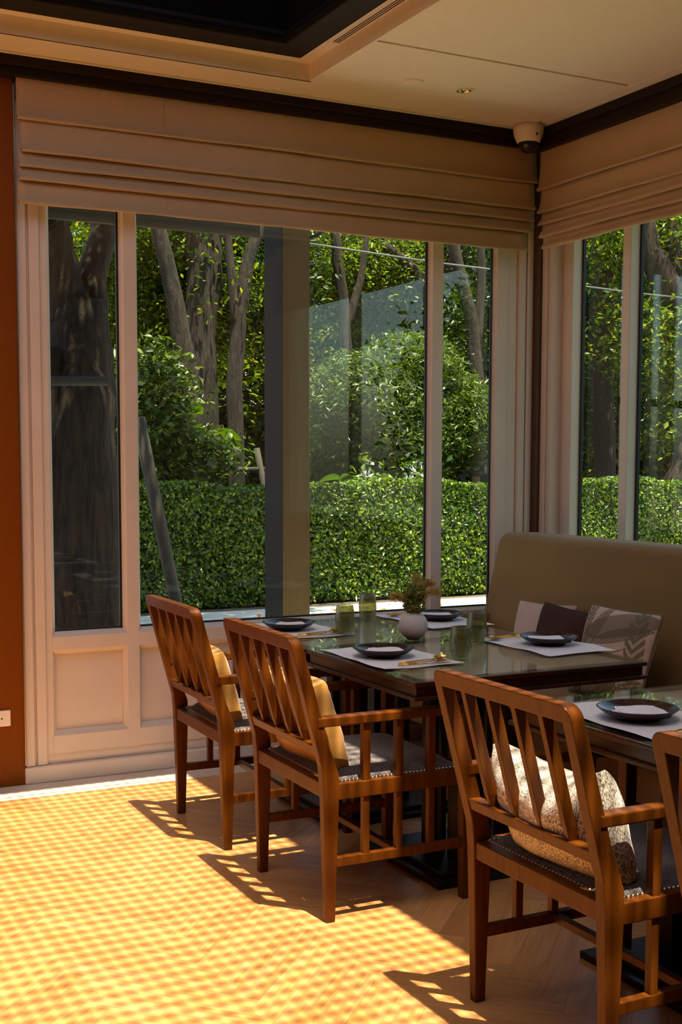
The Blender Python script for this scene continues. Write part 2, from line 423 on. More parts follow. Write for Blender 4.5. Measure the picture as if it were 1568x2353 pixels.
mb = MB().box(2.448, TX-.012, -1.9, TY-.002, CZ+.075, CZ+.12).box(-3.3, 2.448, 5.155, TY-.002, CZ+.075, CZ+.12)
mb.build('tray_soffit', 'ceiling_white', ceil)
for dx in (0, .012, .024): MB().box(2.478+dx, 2.484+dx, -1.5, 4.9, CZ+.0742, CZ+.076).build('vent_slot', 'slot_black', ceil)
MB().box(2.462, 2.466, -1.5, 4.93, CZ+.0742, CZ+.076).build('vent_frame', 'groove', ceil)
mb = MB().box(SX, 2.448, -1.9, 5.155, CZ+.072, CZ+.13).box(-3.3, SX, SY, 5.155, CZ+.072, CZ+.13)
mb.build('skylight_frame', 'tray_dark', ceil, .004)
mb = MB().box(SX-.02, SX, -1.8, SY, CZ+.085, CZ+.105).box(-3.2, SX-.02, SY-.02, SY, CZ+.085, CZ+.105)
mb.build('skylight_bead', 'shaft_black', ceil, .003)
LZ = 4.12
mb = MB().box(SX, SX+.05, -1.9, 5.06, CZ+.13, LZ+.3).box(-3.3, SX, SY, SY+.05, CZ+.13, LZ+.3)
mb.box(-3.35, -3.3, -1.9, 5.06, CZ, LZ+.3).box(-3.3, SX, -1.95, -1.9, CZ, LZ+.3)
mb.build('skylight_wall', 'shaft_black', ceil)
AX0, AX1, AY0, AY1 = -3.0, 1.965, .7, 5.415-.29*LZ
mb = MB().box(AX1, SX, -1.9, SY, LZ, LZ+.06).box(-3.3, AX0, -1.9, SY, LZ, LZ+.06).box(AX0, AX1, AY1, SY, LZ, LZ+.06).box(AX0, AX1, -1.9, AY0, LZ, LZ+.06)
mb.build('skylight_rim', 'shaft_black', ceil)
mb = MB(); BW = .0135
n = int((AX1-AX0)/.048)
for i in range(1, n+1): mb.add([(AX1-i*.048-BW/2, AY0, LZ+.01), (AX1-i*.048+BW/2, AY0, LZ+.01), (AX1-i*.048+BW/2, AY1, LZ+.01), (AX1-i*.048-BW/2, AY1, LZ+.01)], [(0, 1, 2, 3)])
for i in range(1, int((AY1-AY0)/.0615)+1): mb.add([(AX0, AY1-i*.0615-BW/2-.002, LZ+.012), (AX1, AY1-i*.0615-BW/2-.002, LZ+.012), (AX1, AY1-i*.0615+BW/2+.002, LZ+.012), (AX0, AY1-i*.0615+BW/2+.002, LZ+.012)], [(0, 1, 2, 3)])
mb.build('skylight_lattice', 'weave', ceil)['kind'] = 'stuff'

# cornice (dark wooden moulding)
t1 = struct('trim_1', 'dark wooden cornice above the far window blind')
MB().box(-4, 3.97, 5.475, 5.56, 3.08, 3.145).build('fascia', 'cornice_wood', t1, .003)
MB().box(-4, 3.95, 5.455, 5.56, 3.118, CZ).build('top_bead', 'cornice_wood', t1, .006)
t2 = struct('trim_2', 'dark wooden cornice above the side window blind')
MB().box(3.94, 4.1, -4, 5.475, 3.06, 3.145).build('fascia', 'cornice_wood', t2, .003)
MB().box(3.92, 4.1, -4, 5.455, 3.118, CZ).build('top_bead', 'cornice_wood', t2, .006)

# walls
def wallbox(name, boxes, mat, label):
    mb = MB()
    for b in boxes: mb.box(*b)
    o = mb.build(name, mat); o['kind'] = 'structure'; o['label'] = label; return o
wallbox('wall_far', [(-4, 1.262, 5.54, 5.8, 0, 3.3)], 'brown_wall', 'orange brown painted wall left of the far window')
wallbox('wall_far_top', [(1.262, 4.35, 5.57, 5.8, 2.72, 3.3)], 'frame_white', 'white lintel above the far window')
wallbox('wall_right', [(4.1, 4.35, -4, 5.5, 2.72, 3.3), (4.12, 4.35, -4, 5.5, 0, .68), (4.12, 4.35, -4, 2.2, .68, 2.72)], 'frame_white', 'white wall around the side window')
wallbox('wall_left', [(-4.2, -4, -4, 5.8, 0, 3.3)], 'dark_wall', 'dark wall on the left side of the room')
wallbox('wall_behind', [(-4.2, 4.35, -4.2, -4, 0, 3.3)], 'dark_wall', 'dark wall behind the viewer')
wallbox('trim_3', [(4.018, 4.10, 5.515, 5.7, 0, 3.1)], 'corner_brown', 'dark brown post in the corner between the windows')
wallbox('trim_4', [(1.2615, 1.2665, 5.532, 5.56, .09, 3.06)], 'nail', 'thin metal edge strip beside the brown wall')

# far window unit
FW = 'frame_white'
w1 = struct('window_1', 'white framed fixed window with wooden panels under the sill on the far wall')
def fr(x0, x1, y0, y1, z0, z1, name='frame', bevel=.004): return MB().box(x0, x1, y0, y1, z0, z1).build(name, FW, w1, bevel, 1)
BZ, TZ = .075, 3.0
fr(1.269, 1.312, 5.552, 5.66, BZ, TZ, 'jamb'); fr(1.312, 1.324, 5.572, 5.66, BZ, TZ, 'jamb', .001); fr(1.324, 1.370, 5.555, 5.66, BZ, TZ, 'jamb')
def post(x0, x1, z0, z1, name='mullion', front=5.562, cl=.016, cr=.016, back=5.592):
    MB().prism([(x0, 5.607), (x0, back), (x0+cl, front), (x1-cr, front), (x1, back), (x1, 5.607)], 2, z0, z1).build(name, FW, w1)
def rail(x0, x1, z0, z1, name, c0=.022, c1=.022, front=5.5625, back=5.592):
    MB().prism([(5.66, z0), (back, z0), (front, z0+c0), (front, z1-c1), (back, z1), (5.66, z1)], 0, x0, x1).build(name, FW, w1)
post(1.736, 1.824, .12, TZ); post(3.377, 3.472, .12, TZ); post(1.370, 1.420, .12, TZ, 'jamb', 5.568, .001, .018)
post(3.778, 3.862, .12, TZ, 'jamb', 5.568, .018, .001)
fr(3.862, 3.93, 5.575, 5.66, BZ, TZ, 'jamb'); fr(3.93, 3.972, 5.555, 5.66, BZ, TZ, 'jamb'); fr(3.972, 3.980, 5.572, 5.66, BZ, TZ, 'jamb', .001); fr(3.98, 4.018, 5.552, 5.66, BZ, TZ, 'jamb')
for a, b in ((1.420, 1.736), (1.824, 3.377), (3.472, 3.778)):
    rail(a-.02, b+.02, .575, .678, 'sill_rail'); rail(a-.02, b+.02, .12, .225, 'bottom_rail', .004)
    fr(a, b, 5.600, 5.66, .2, .60, 'panel', .001)
    fr(a, b, 5.58, 5.66, 2.66, 2.75, 'head_rail')
    MB().box(a, b, 5.600, 5.606, .67, 2.7).build('pane', 'window_glass', w1)
    MB().box(b-.011, b-.0005, 5.589, 5.5995, .678, 2.7).build('gasket', 'gasket', w1)
    MB().box(a, b-.011, 5.593, 5.612, .6785, .6855).build('gasket', 'gasket', w1)
post(2.575, 2.645, .2, .59, 'stile')
fr(1.37, 3.98, 5.570, 5.66, .075, .128, 'bottom_rail', .003)
fr(1.262, 4.02, 5.535, 5.66, 0, .075, 'base_sill', .004)

# side window unit
w2 = struct('window_2', 'white framed window of the side wall behind the bench')
def fr2(x0, x1, y0, y1, z0, z1, name='frame', bevel=.004): return MB().box(x0, x1, y0, y1, z0, z1).build(name, FW, w2, bevel)
fr2(4.06, 4.25, 5.445, 5.515, 0, TZ, 'jamb'); fr2(4.045, 4.2, 5.475, 5.515, 0, TZ, 'jamb'); fr2(4.13, 4.205, 5.36, 5.445, .6, TZ, 'jamb')
def mul2(y0, y1): fr2(4.13, 4.205, y0, y1, .6, TZ, 'mullion')
mul2(4.905, 4.965); mul2(3.3, 3.36); mul2(2.2, 2.3)
for a, b in ((4.965, 5.36), (3.36, 4.905), (2.3, 3.3)):
    MB().box(4.205, 4.211, a, b, .6, 2.75).build('pane', 'window_glass', w2)
    MB().box(4.188, 4.2045, b-.012, b-.0005, .6, 2.75).build('gasket', 'gasket', w2)
    fr2(4.14, 4.28, a, b, .55, .69, 'sill_rail'); fr2(4.14, 4.28, a, b, 2.68, 2.75, 'head_rail')

# ---------------------------------------------------------------- roman blinds
def wavy_panel(mb, L0, L1, prof, horiz, n=60, amp=.003, seed=0):
    """profile of (depth, z) points swept along the wall; horiz(t, d, z) gives the point"""
    ph = [random.uniform(0, 6.28) for _ in range(6)]
    v = []; m_ = len(prof)
    for i in range(n+1):
        t = L0+(L1-L0)*i/n
        for j, (d, z) in enumerate(prof):
            wv = amp*(math.sin(t*3.1+ph[0]+j*.3)+.6*math.sin(t*7.7+ph[1])+.35*math.sin(t*19+ph[2]+j*.8))
            v.append(horiz(t, d+wv*(.3+.7*(j/(m_-1))), z+wv*.5))
    f = [(i*m_+j, (i+1)*m_+j, (i+1)*m_+j+1, i*m_+j+1) for i in range(n) for j in range(m_-1)]
    return mb.add(v, f, True)
def blind(name, label, zs, ends, horiz, seams):
    t = thing(name, label, 'blind')
    for i in range(len(zs)-1):
        z0, z1 = zs[i], zs[i+1]; a, b = ends[i]
        base = .004*i
        prof = [(base+.002, z0+.012), (base+.004, z0-.02*(i > 0)), (base+.008, z0*.5+z1*.5), (base+.016, z1+.022), (base+.026, z1+.010), (base+.030, z1+.003), (base+.026, z1-.002), (base+.014, z1-.001), (base+.004, z1+.012)]
        mb = MB(); wavy_panel(mb, a, b, prof, horiz, 70)
        me = mb.mesh('fabric_fold', 'blind_linen'); o = obj('fabric_fold', me, t)
        md = o.modifiers.new('thick', 'SOLIDIFY'); md.thickness = .0015
        for s_ in seams:
            if min(a, b) < s_ < max(a, b):
                pr = [(d_+.0012, z_) for d_, z_ in prof[1:5]]
                MB().tube([horiz(s_, d_, z_) for d_, z_ in pr], .0009, 5).build('seam', 'blind_linen', t)
    return t
blind('roman_blind', 'wide beige linen roman blind gathered in folds above the far window', [3.085, 2.910, 2.772, 2.709, 2.649, 2.554],
      [(1.268, 3.985), (1.283, 3.965), (1.272, 3.955), (1.268, 3.945), (1.266, 3.915)], lambda t, d, z: (t, 5.505-d, z), (1.93, 3.47))
blind('roman_blind', 'beige linen roman blind on the side wall above the bench', [3.085, 2.863, 2.743, 2.680, 2.616, 2.556],
      [(5.455, 2.4), (5.44, 2.4), (5.43, 2.4), (5.415, 2.4), (5.385, 2.4)], lambda t, d, z: (3.985-d, t, z), ())

# ---------------------------------------------------------------- chairs
def make_chair():
    t = thing('armchair', 'x', 'chair')
    W = 'chair_wood'; HY = .27
    lean = lambda z: -.262-(z-.50)*(.110/.40)   # centre line of the back above the seat
    for s in (-1, 1):
        y0, y1 = sorted((s*(HY+.018), s*(HY-.018)))
        mb = MB()
        prof = [(-.268, 0), (-.280, .43), (-.286, .50), (lean(.878)-.021, .878), (lean(.878)+.018, .878), (lean(.56)+.020, .56), (lean(.52)+.026, .515), (-.226, .475), (-.224, .43), (-.236, 0)]
        mb.prism(prof, 1, y0, y1)
        for i, v in enumerate(mb.v):                                 # taper towards the floor
            if v[2] == 0: mb.v[i] = (v[0], s*HY+(v[1]-s*HY)*.78, 0)
        mb.build('rear_leg', W, t, .0035)
        MB().bar((.25, s*HY, 0), (.25, s*HY, .632), .032, .032, .040, .040, up=(1, 0, 0)).build('front_leg', W, t, .003)
        MB().box(-.30, .285, s*HY-.021, s*HY+.021, .628, .658).build('armrest', W, t, .004)
        MB().box(-.235, .24, s*HY-.017, s*HY+.017, .392, .444).build('seat_rail', W, t, .003)
        MB().box(-.245, .245, s*HY-.0125, s*HY+.0125, .176, .206).build('stretcher', W, t, .002)
        for x in (-.125, -.005, .115):
            MB().box(x-.013, x+.013, s*HY-.013, s*HY+.013, .440, .632).build('spindle', W, t, .002)
            MB().box(x-.0115, x+.0115, s*HY-.011, s*HY+.011, .202, .396).build('spindle', W, t, .002)
    MB().box(-.012, .012, -HY, HY, .180, .202).build('stretcher', W, t, .002)
    MB().box(-.275, -.238, -HY+.016, HY-.016, .398, .446).build('seat_rail', W, t, .003)
    MB().box(.232, .268, -HY+.016, HY-.016, .392, .444).build('seat_rail', W, t, .003)
    # top rail with rounded corners, in the plane of the leaning back
    h0, h1, r = .872, .915, .032; ye = HY+.018; pts = []
    for k in range(7): a = math.pi/2*k/6; pts.append((ye-r+r*math.cos(a), h1-r+r*math.sin(a)))
    for k in range(7): a = math.pi/2+math.pi/2*k/6; pts.append((-ye+r+r*math.cos(a), h1-r+r*math.sin(a)))
    pts += [(-ye, h0), (ye, h0)]
    mb = MB(); n = len(pts)
    v = [(lean(z)-.021, y, z) for y, z in pts]+[(lean(z)+.018, y, z) for y, z in pts]
    mb.add(v, [tuple(range(n)), tuple(range(n, 2*n))[::-1]]+[(i, (i+1) % n, n+(i+1) % n, n+i) for i in range(n)])
    mb.build('top_rail', W, t, .003)
    mb = MB(); zb, zt = .535, .566
    v = [(lean(z)+dx, y, z) for z in (zb, zt) for y in (-HY+.015, HY-.015) for dx in (-.020, .020)]
    mb.add(v, [(0, 1, 3, 2), (4, 6, 7, 5), (0, 4, 5, 1), (2, 3, 7, 6), (0, 2, 6, 4), (1, 5, 7, 3)]); mb.build('back_rail', W, t, .003)
    for k in range(4):
        y = -HY+2*HY*(k+1)/5; mb = MB()
        v = [(lean(z)+dx*kx, y+dy*ky, z) for z, kx, ky in ((.562, .75, .55), (.60, 1, 1), (.876, 1, 1)) for dx, dy in ((-.016, -.0098), (.0145, -.0098), (.0145, .0098), (-.016, .0098))]
        f = [(3, 2, 1, 0), (8, 9, 10, 11)]+[(a*4+i, a*4+(i+1) % 4, a*4+4+(i+1) % 4, a*4+4+i) for a in (0, 1) for i in range(4)]
        mb.add(v, f); mb.build('slat', W, t, .0015)
    # upholstered seat with nail-head trim
    nx, ny = 14, 14; v = []; x0, x1, yy = -.236, .236, .252
    for i in range(nx+1):
        for j in range(ny+1):
            u, q = i/nx*2-1, j/ny*2-1
            e = (1-abs(u)**6)*(1-abs(q)**6)
            v.append((x0+(x1-x0)*i/nx, -yy+2*yy*j/ny, .444+.034*e**.45))
    f = [(i*(ny+1)+j, (i+1)*(ny+1)+j, (i+1)*(ny+1)+j+1, i*(ny+1)+j+1) for i in range(nx) for j in range(ny)]
    pad = MB().add(v, f, True).build('seat_pad', 'tweed_seat', t)
    mb = MB()
    def nail(x, y, nx_, ny_):
        mb.lathe([(.0055, 0), (.0045, .0022), (.0015, .0036), (.0001, .0038)], 6, (x, y, .4445))
    for k in range(34):
        x = -.228+.456*k/33; nail(x, -.2545, 0, -1); nail(x, .2545, 0, 1)
    for k in range(36):
        y = -.248+.496*k/35; nail(-.2375, y, -1, 0); nail(.2375, y, 1, 0)
    mb.build('nailhead_trim', 'nail', pad)['kind'] = 'stuff'
    return t
proto = make_chair()
CH = [(1.978, 4.527, R(-1.5), 'wooden slat back armchair with gold satin cushion, the one nearest the far window'),
      (1.984, 3.698, R(-.8), 'wooden slat back armchair with gold satin cushion at the near end of the window table'),
      (2.078, 2.462, 0, 'wooden slat back armchair with black and white tweed cushion in front'),
      (2.085, 1.632, R(.5), 'wooden slat back armchair cut off by the right edge of the picture')]
for i, (x, y, rz, lab) in enumerate(CH):
    o = proto if i == 0 else copy_tree(proto)
    o.location = (x, y, 0); o.rotation_euler = (0, 0, rz); o['label'] = lab; o['group'] = 'armchairs along the tables'

def pillow(name, label, w, h, t, mat, loc, rot, pinch=.07, box=0.0, n=22, piping=None, group=None, wr=.006, sag=0.0, corner=.03):
    """cushion standing in its local XY plane, thickness along local Z"""
    root = thing(name, label, 'cushion', group=group); root.location = loc; root.rotation_euler = rot
    v = []; ph = [random.uniform(0, 6.28) for _ in range(8)]
    def edge(u, q):
        kx = 1-pinch*(1-q*q)**1.0*1.0 if False else 1
        rc = 1-corner*(u*q)**4; x = u*w/2*(1-pinch*(1-abs(q)**2))*rc; y = q*h/2*(1-pinch*(1-abs(u)**2))*rc
        return x, y-sag*(1-u*u)*max(0, q)
    for s in (1, -1):
        for i in range(n+1):
            for j in range(n+1):
                u, q = math.sin((i/n*2-1)*math.pi/2), math.sin((j/n*2-1)*math.pi/2)
                x, y = edge(u, q)
                e = (max(0, 1-abs(u)**2.6)*max(0, 1-abs(q)**2.6))**.5
                z = t/2*(box+(1-box)*e)
                wv = wr*e**.5*(math.sin(u*5+ph[0])*math.sin(q*4+ph[1])+.5*math.sin(u*13+q*7+ph[2])*abs(u))+wr*.8*math.sin(q*26+ph[3])*(abs(u)**6)*box*.8
                v.append((x+wv*.2, y, s*z+wv))
    m_ = (n+1)*(n+1); f = []
    for i in range(n):
        for j in range(n):
            a = (i*(n+1)+j, (i+1)*(n+1)+j, (i+1)*(n+1)+j+1, i*(n+1)+j+1); f.append(a); f.append(tuple(m_+k for k in a[::-1]))
    rim = [i*(n+1) for i in range(n+1)]+[n*(n+1)+j for j in range(1, n+1)]+[i*(n+1)+n for i in range(n-1, -1, -1)]+[j for j in range(n-1, 0, -1)]
    for k in range(len(rim)):
        a, b = rim[k], rim[(k+1) % len(rim)]; f.append((b, a, m_+a, m_+b))
    mb = MB().add(v, f, True); me = mb.mesh('cover', mat)
    bm = bmesh.new(); bm.from_mesh(me); bmesh.ops.remove_doubles(bm, verts=bm.verts, dist=.0004); bmesh.ops.recalc_face_normals(bm, faces=bm.faces); bm.to_mesh(me); bm.free()
    for p in me.polygons: p.use_smooth = True
    obj('cover', me, root)
    if piping:
        pts = [((Vector(v[k])+Vector(v[m_+k]))/2) for k in rim]; pts.append(pts[0])
        MB().tube(pts, .0045, 6, False).build('piping', piping, root)
    return root
# local X = width (along room Y), local Y = up, local Z = towards the sitter
def up_rot(lean_deg, yaw_deg, roll_deg=0):
    Mx = Matrix(((0, 0, 1), (1, 0, 0), (0, 1, 0)))            # local x->Y, y->Z, z->X
    return (Matrix.Rotation(R(yaw_deg), 3, 'Z') @ Matrix.Rotation(R(lean_deg), 3, 'Y') @ Mx @ Matrix.Rotation(R(roll_deg), 3, 'Z')).to_euler()
pillow('cushion', 'gold satin box cushion on the chair nearest the far window', .42, .30, .10, 'gold_satin', (1.758, 4.528, .602), up_rot(-17, -3, 2), .03, .45, wr=.004, corner=.05, group='chair cushions')
pillow('cushion', 'gold satin box cushion on the chair at the near end of the window table', .43, .31, .10, 'gold_satin', (1.764, 3.705, .605), up_rot(-17, 2, -1), .03, .45, wr=.004, corner=.05, group='chair cushions')
pillow('cushion', 'black and white tweed cushion slumped on the front armchair', .46, .30, .19, 'tweed_light', (1.882, 2.458, .590), up_rot(-17, 0, -3), .06, .12, sag=.05, corner=.05, group='chair cushions')
pillow('cushion', 'tweed cushion on the armchair at the right edge', .43, .27, .15, 'tweed_light', (1.905, 1.632, .58), up_rot(-20, 0, 0), .05, .12, group='chair cushions')

# ---------------------------------------------------------------- tables
def make_table(x0, x1, y0, y1, label):
    t = thing('dining_table', label, 'table', ((x0+x1)/2, (y0+y1)/2, 0), group='dining tables')
    hx, hy = (x1-x0)/2, (y1-y0)/2; T = 'table_wood'; b = .055
    def frame(z0, z1, ins, name, bev):
        X, Y = hx-ins, hy-ins
        mb = MB().box(-X, X, -Y, -hy+b, z0, z1).box(-X, X, hy-b, Y, z0, z1).box(-X, -hx+b, -hy+b, hy-b, z0, z1).box(hx-b, X, -hy+b, hy-b, z0, z1)
        mb.build(name, T, t, bev)
    frame(.733, .747, 0, 'top_edge', .003); frame(.700, .733, .012, 'apron', .001); frame(.686, .700, 0, 'lower_edge', .003)
    MB().box(-hx+b, hx-b, -hy+b, hy-b, .70, .7465).build('stone_inlay', 'stone_top', t)
    MB().box(-hx+.001, hx-.001, -hy+.001, hy-.001, .7475, .7525).build('glass_top', 'table_glass', t, .001)
    K = 'black_wood'
    MB().box(-.30, .30, -.27, .27, 0, .022).box(-.26, .26, -.23, .23, .022, .04).build('base_plate', K, t, .003)
    for sx in (-1, 1):
        for sy in (-1, 1): MB().box(sx*.10-.03, sx*.10+.03, sy*.10-.03, sy*.10+.03, .04, .70).build('post', K, t, .002)
        for sy in (-.035, .035): MB().box(sx*.10-.012, sx*.10+.012, sy-.012, sy+.012, .04, .70).build('bar', K, t, .001)
    MB().box(-.25, .25, -.2, .2, .665, .70).build('top_plate', K, t, .002)
    return t
TB = [(2.005, 2.965, 4.19, 4.955, 'dark edged stone table touching the far window sill'), (2.01, 2.965, 3.385, 4.188, 'dark edged stone table with the vase, second from the window'),
      (2.08, 3.03, 2.17, 2.972, 'dark edged stone table in the right foreground'), (2.08, 3.03, 1.365, 2.168, 'dark edged stone table before the cut off armchair')]
for a in TB: make_table(*a)
TT = .7527

# ---------------------------------------------------------------- place settings
WHERE = ['the far left seat by the window', 'the far right seat by the window', 'the left seat in front of the vase', 'the bench seat before the palm cushion', 'the seat of the front armchair', 'the cut off armchair seat']
def mat_mesh(w, h, sd):
    rr = random.Random(sd); ph = [rr.uniform(0, 6.28) for _ in range(5)]; nx, ny = 20, 28; v = []
    for i in range(nx+1):
        for j in range(ny+1):
            u, q = i/nx*2-1, j/ny*2-1
            e = max(abs(u), abs(q))**8
            z = .0012+e*.0035*(1+math.sin(q*7+ph[0]+u*3))*.5
            v.append((u*w/2+.003*math.sin(q*5+ph[1]), q*h/2+.003*math.sin(u*5+ph[2]), z))
    f = [(i*(ny+1)+j, (i+1)*(ny+1)+j, (i+1)*(ny+1)+j+1, i*(ny+1)+j+1) for i in range(nx) for j in range(ny)]
    return MB().add(v, f, True).mesh('placemat', 'mat_linen')
plate_me = MB().lathe([(.0001, .004), (.05, .004), (.055, 0), (.06, 0), (.068, .008), (.092, .017), (.109, .030), (.1115, .0325), (.110, .034), (.106, .0315), (.088, .0215), (.065, .0155), (.03, .0145), (.0001, .0145)], 48).mesh('plate', 'plate_glaze')
def napkin_mesh(sd):
    rr = random.Random(sd); mb = MB()
    for k in range(4):
        w0, h0, z0 = .074-.004*k, .084-.006*k+rr.uniform(-.004, .004), .0285+.0032*k; n = 10; v = []
        ph = rr.uniform(0, 6.28)
        for i in range(n+1):
            for j in range(n+1):
                u, q = i/n*2-1, j/n*2-1
                sk = 1-.25*(q > 0)*q*(k/3)
                v.append((u*w0*sk+.003*k, q*h0*(1-.12*abs(u)), z0+.0018*math.sin(u*3+ph)*math.sin(q*2.5+ph)+.003*(1-u*u)*(1-q*q)*k/3))
        f = [(i*(n+1)+j, (i+1)*(n+1)+j, (i+1)*(n+1)+j+1, i*(n+1)+j+1) for i in range(n) for j in range(n)]
        mb.add(v, f, True)
    return mb.mesh('napkin', 'napkin')
gprof = [(.0001, .0), (.024, .0), (.029, .004), (.0375, .03), (.0405, .055), (.039, .085), (.0345, .118), (.0335, .1195), (.032, .118), (.0365, .085), (.038, .055), (.035, .03), (.027, .012), (.0001, .010)]
glass_me = MB().lathe(gprof, 36).mesh('tumbler', 'green_glass')
def cutlery():
    a = MB().tube([(-.085, 0, .004), (-.03, 0, .0045), (.04, 0, .007), (.062, 0, .0055)], [.0030, .0026, .0021, .0024], 8); 
    v = []; n, m_ = 10, 8
    for i in range(n+1):
        u = i/n; wd = .019*math.sin(math.pi*(u*.86+.12))**.7
        for j in range(m_+1):
            q = j/m_*2-1; v.append((.058+u*.058, q*wd, .0075+.006*(q*q)-.006*math.sin(math.pi*u)*(1-q*q)+.004*u))
    a.add(v, [(i*(m_+1)+j, (i+1)*(m_+1)+j, (i+1)*(m_+1)+j+1, i*(m_+1)+j+1) for i in range(n) for j in range(m_)], True)
    spoon = a.mesh('spoon', 'gold')
    b = MB().tube([(-.085, 0, .004), (-.03, 0, .0045), (.045, 0, .006)], [.0030, .0026, .0020], 8).add([(.043, -.002, .005), (.062, -.010, .005), (.075, -.011, .005), (.075, .011, .005), (.062, .010, .005), (.043, .002, .005)], [(0, 1, 2, 3, 4, 5)])
    for k in range(4): y = -.0095+.0063*k; b.box(.074, .108, y-.0014, y+.0014, .0045, .0065)
    fork = b.mesh('fork', 'gold')
    c = MB().tube([(-.09, 0, .004), (-.03, 0, .0045), (.02, 0, .004)], [.0030, .0027, .0022], 8).prism([(.018, -.003), (.10, -.005), (.115, .003), (.10, .006), (.018, .003)], 2, .0025, .0045)
    return spoon, fork, c.mesh('knife', 'gold')
spoon_me, fork_me, knife_me = cutlery()
# centre of mat, direction the sitter faces (+1 = towards +X), table glass spot
SET = [(2.185, 4.665, 1, (2.312, 4.452)), (2.875, 4.685, -1, (2.607, 4.803)), (2.187, 3.862, 1, (2.379, 3.690)), (2.862, 3.862, -1, (2.669, 4.03)), (2.275, 2.60, 1, None), (2.275, 1.77, 1, None)]
GLW = ['far left', 'farthest, next to the window', 'nearest, beside the front gold cutlery', 'second nearest, before the bench']
for i, (x, y, s, g) in enumerate(SET):
    wv = WHERE[i]; rz = 0 if s > 0 else math.pi; j = random.uniform(-.02, .02)
    tag(obj('placemat', mat_mesh(.315, .50, i), None, (x, y, TT), (0, 0, rz+j)), 'pale linen placemat at '+wv, 'placemat', 'linen placemats')
    px_, py_ = x-.02*s, y+.01*s
    tag(obj('plate', plate_me, None, (px_, py_, TT+.002)), 'dark brown glazed plate at '+wv, 'plate', 'dark plates')
    tag(obj('napkin', napkin_mesh(i+3), None, (px_, py_, TT-.012), (0, 0, rz+R(-25))), 'folded white napkin on the plate at '+wv, 'napkin', 'folded napkins')
    cy_ = y-.195*s
    for k, (me, nm, lab) in enumerate(((knife_me, 'knife', 'gold knife'), (fork_me, 'fork', 'gold fork'), (spoon_me, 'spoon', 'gold spoon'))):
        tag(obj(nm, me, None, (x+(.0+.012*k)*s, cy_+(-.028+.028*k)*s, TT+.003), (0, 0, rz+R((-4, 2, 3)[k]))), lab+' at '+wv, nm, 'gold cutlery')
    if g:
        tag(obj('tumbler', glass_me, None, (*g, TT), (0, 0, i)), 'ribbed green glass tumbler, '+GLW[i], 'glass', 'green tumblers')

# vase with dried flowers
va = thing('vase', 'small round white ceramic vase in the middle of the window table', 'vase', (2.487, 4.205, TT))
r_ = .0575; prof = [(.0001, .002), (.022, .0), (.026, .002)]
for k in range(3, 22):
    a = -math.pi/2+math.pi*k/24; 
    if r_*math.cos(a) > .016 and a > -1.1: prof.append((r_*math.cos(a), .056+r_*math.sin(a)))
prof += [(.015, .110), (.012, .108), (.011, .09)]
MB().lathe(prof, 40).build('body', 'vase_white', va)
fa = thing('flower_arrangement', 'green blossom and dried grass plumes standing in the white vase', 'flowers', (2.487, 4.205, TT+.10))
def leafcloud(pts, nrm, L, W, fold=.25, jit=.35, rg=rng):
    """one folded two-triangle leaf for every point; pts (n,3), nrm (n,3)"""
    n = len(pts); d = rg.normal(size=(n, 3)); d -= nrm*np.sum(d*nrm, 1, keepdims=True); d /= np.linalg.norm(d, axis=1, keepdims=True)+1e-9
    s_ = np.cross(nrm, d); sc_ = rg.uniform(1-jit, 1+jit, (n, 1)); L = L*sc_; W = W*sc_
    a = pts-d*L/2; b = pts+d*L/2; mid = pts+d*L*.05
    l = mid+s_*W/2+nrm*W*fold; r = mid-s_*W/2+nrm*W*fold
    V = np.stack([a, l, b, r], 1).reshape(-1, 3)
    return V
def leafmesh(name, V, mat):
    n = len(V)//4; me = bpy.data.meshes.new(name); me.vertices.add(4*n); me.vertices.foreach_set('co', V.astype(np.float32).ravel())
    idx = np.arange(n)[:, None]*4+np.array([[0, 1, 2, 0, 2, 3]]); idx = idx.ravel()
    me.loops.add(6*n); me.loops.foreach_set('vertex_index', idx.astype(np.int32))
    me.polygons.add(2*n); me.polygons.foreach_set('loop_start', (np.arange(2*n)*3).astype(np.int32)); me.polygons.foreach_set('loop_total', np.full(2*n, 3, np.int32))
    me.update(calc_edges=True); me.materials.append(MATS[mat]); return me
def unit(n, rg=rng):
    d = rg.normal(size=(n, 3)); return d/np.linalg.norm(d, axis=1, keepdims=True)
for (cx_, cy_, cz_, rr_) in ((-.002, -.008, .035, .040), (.006, .0, .085, .042), (.0, .01, .06, .034)):
    d = unit(520); P = np.array([cx_, cy_, cz_])+d*np.array([rr_, rr_, rr_*.8])*rng.uniform(.75, 1.05, (520, 1))
    o = obj('green_bloom', leafmesh('green_bloom', leafcloud(P, unit(520), .011, .009), 'bloom_green'), fa); o['kind'] = 'stuff'
for (dx, dy, L, az) in ((.055, -.02, .15, .0), (.06, -.05, .11, -.9), (-.06, .02, .085, .6), (.03, .03, .17, .8)):
    pts = []; hd = np.array([dx, dy, 0])
    for k in range(12):
        u = k/11; pts.append(Vector((dx*u*1.3, dy*u*1.3, L*math.sin(u*2.0)*.85)))
    st = MB().tube(pts, .0011, 5).build('plume_stem', 'plume', fa)
    P = np.concatenate([np.array(pts[k])[None]+rng.normal(size=(70, 3))*np.array([.008, .008, .008])*(1 if k > 3 else .3) for k in range(4, 12)])
    o = obj('dried_plume', leafmesh('dried_plume', leafcloud(P, unit(len(P)), .016, .0028), 'plume'), fa); o['kind'] = 'stuff'
for k in range(9):
    a = k*.7; MB().tube([(0, 0, -.02), (.012*math.cos(a), .012*math.sin(a), .08), (.03*math.cos(a), .028*math.sin(a), .16+.012*(k % 4))], [.0012, .001, .0004], 5).build('grass_blade', 'bloom_green', fa)

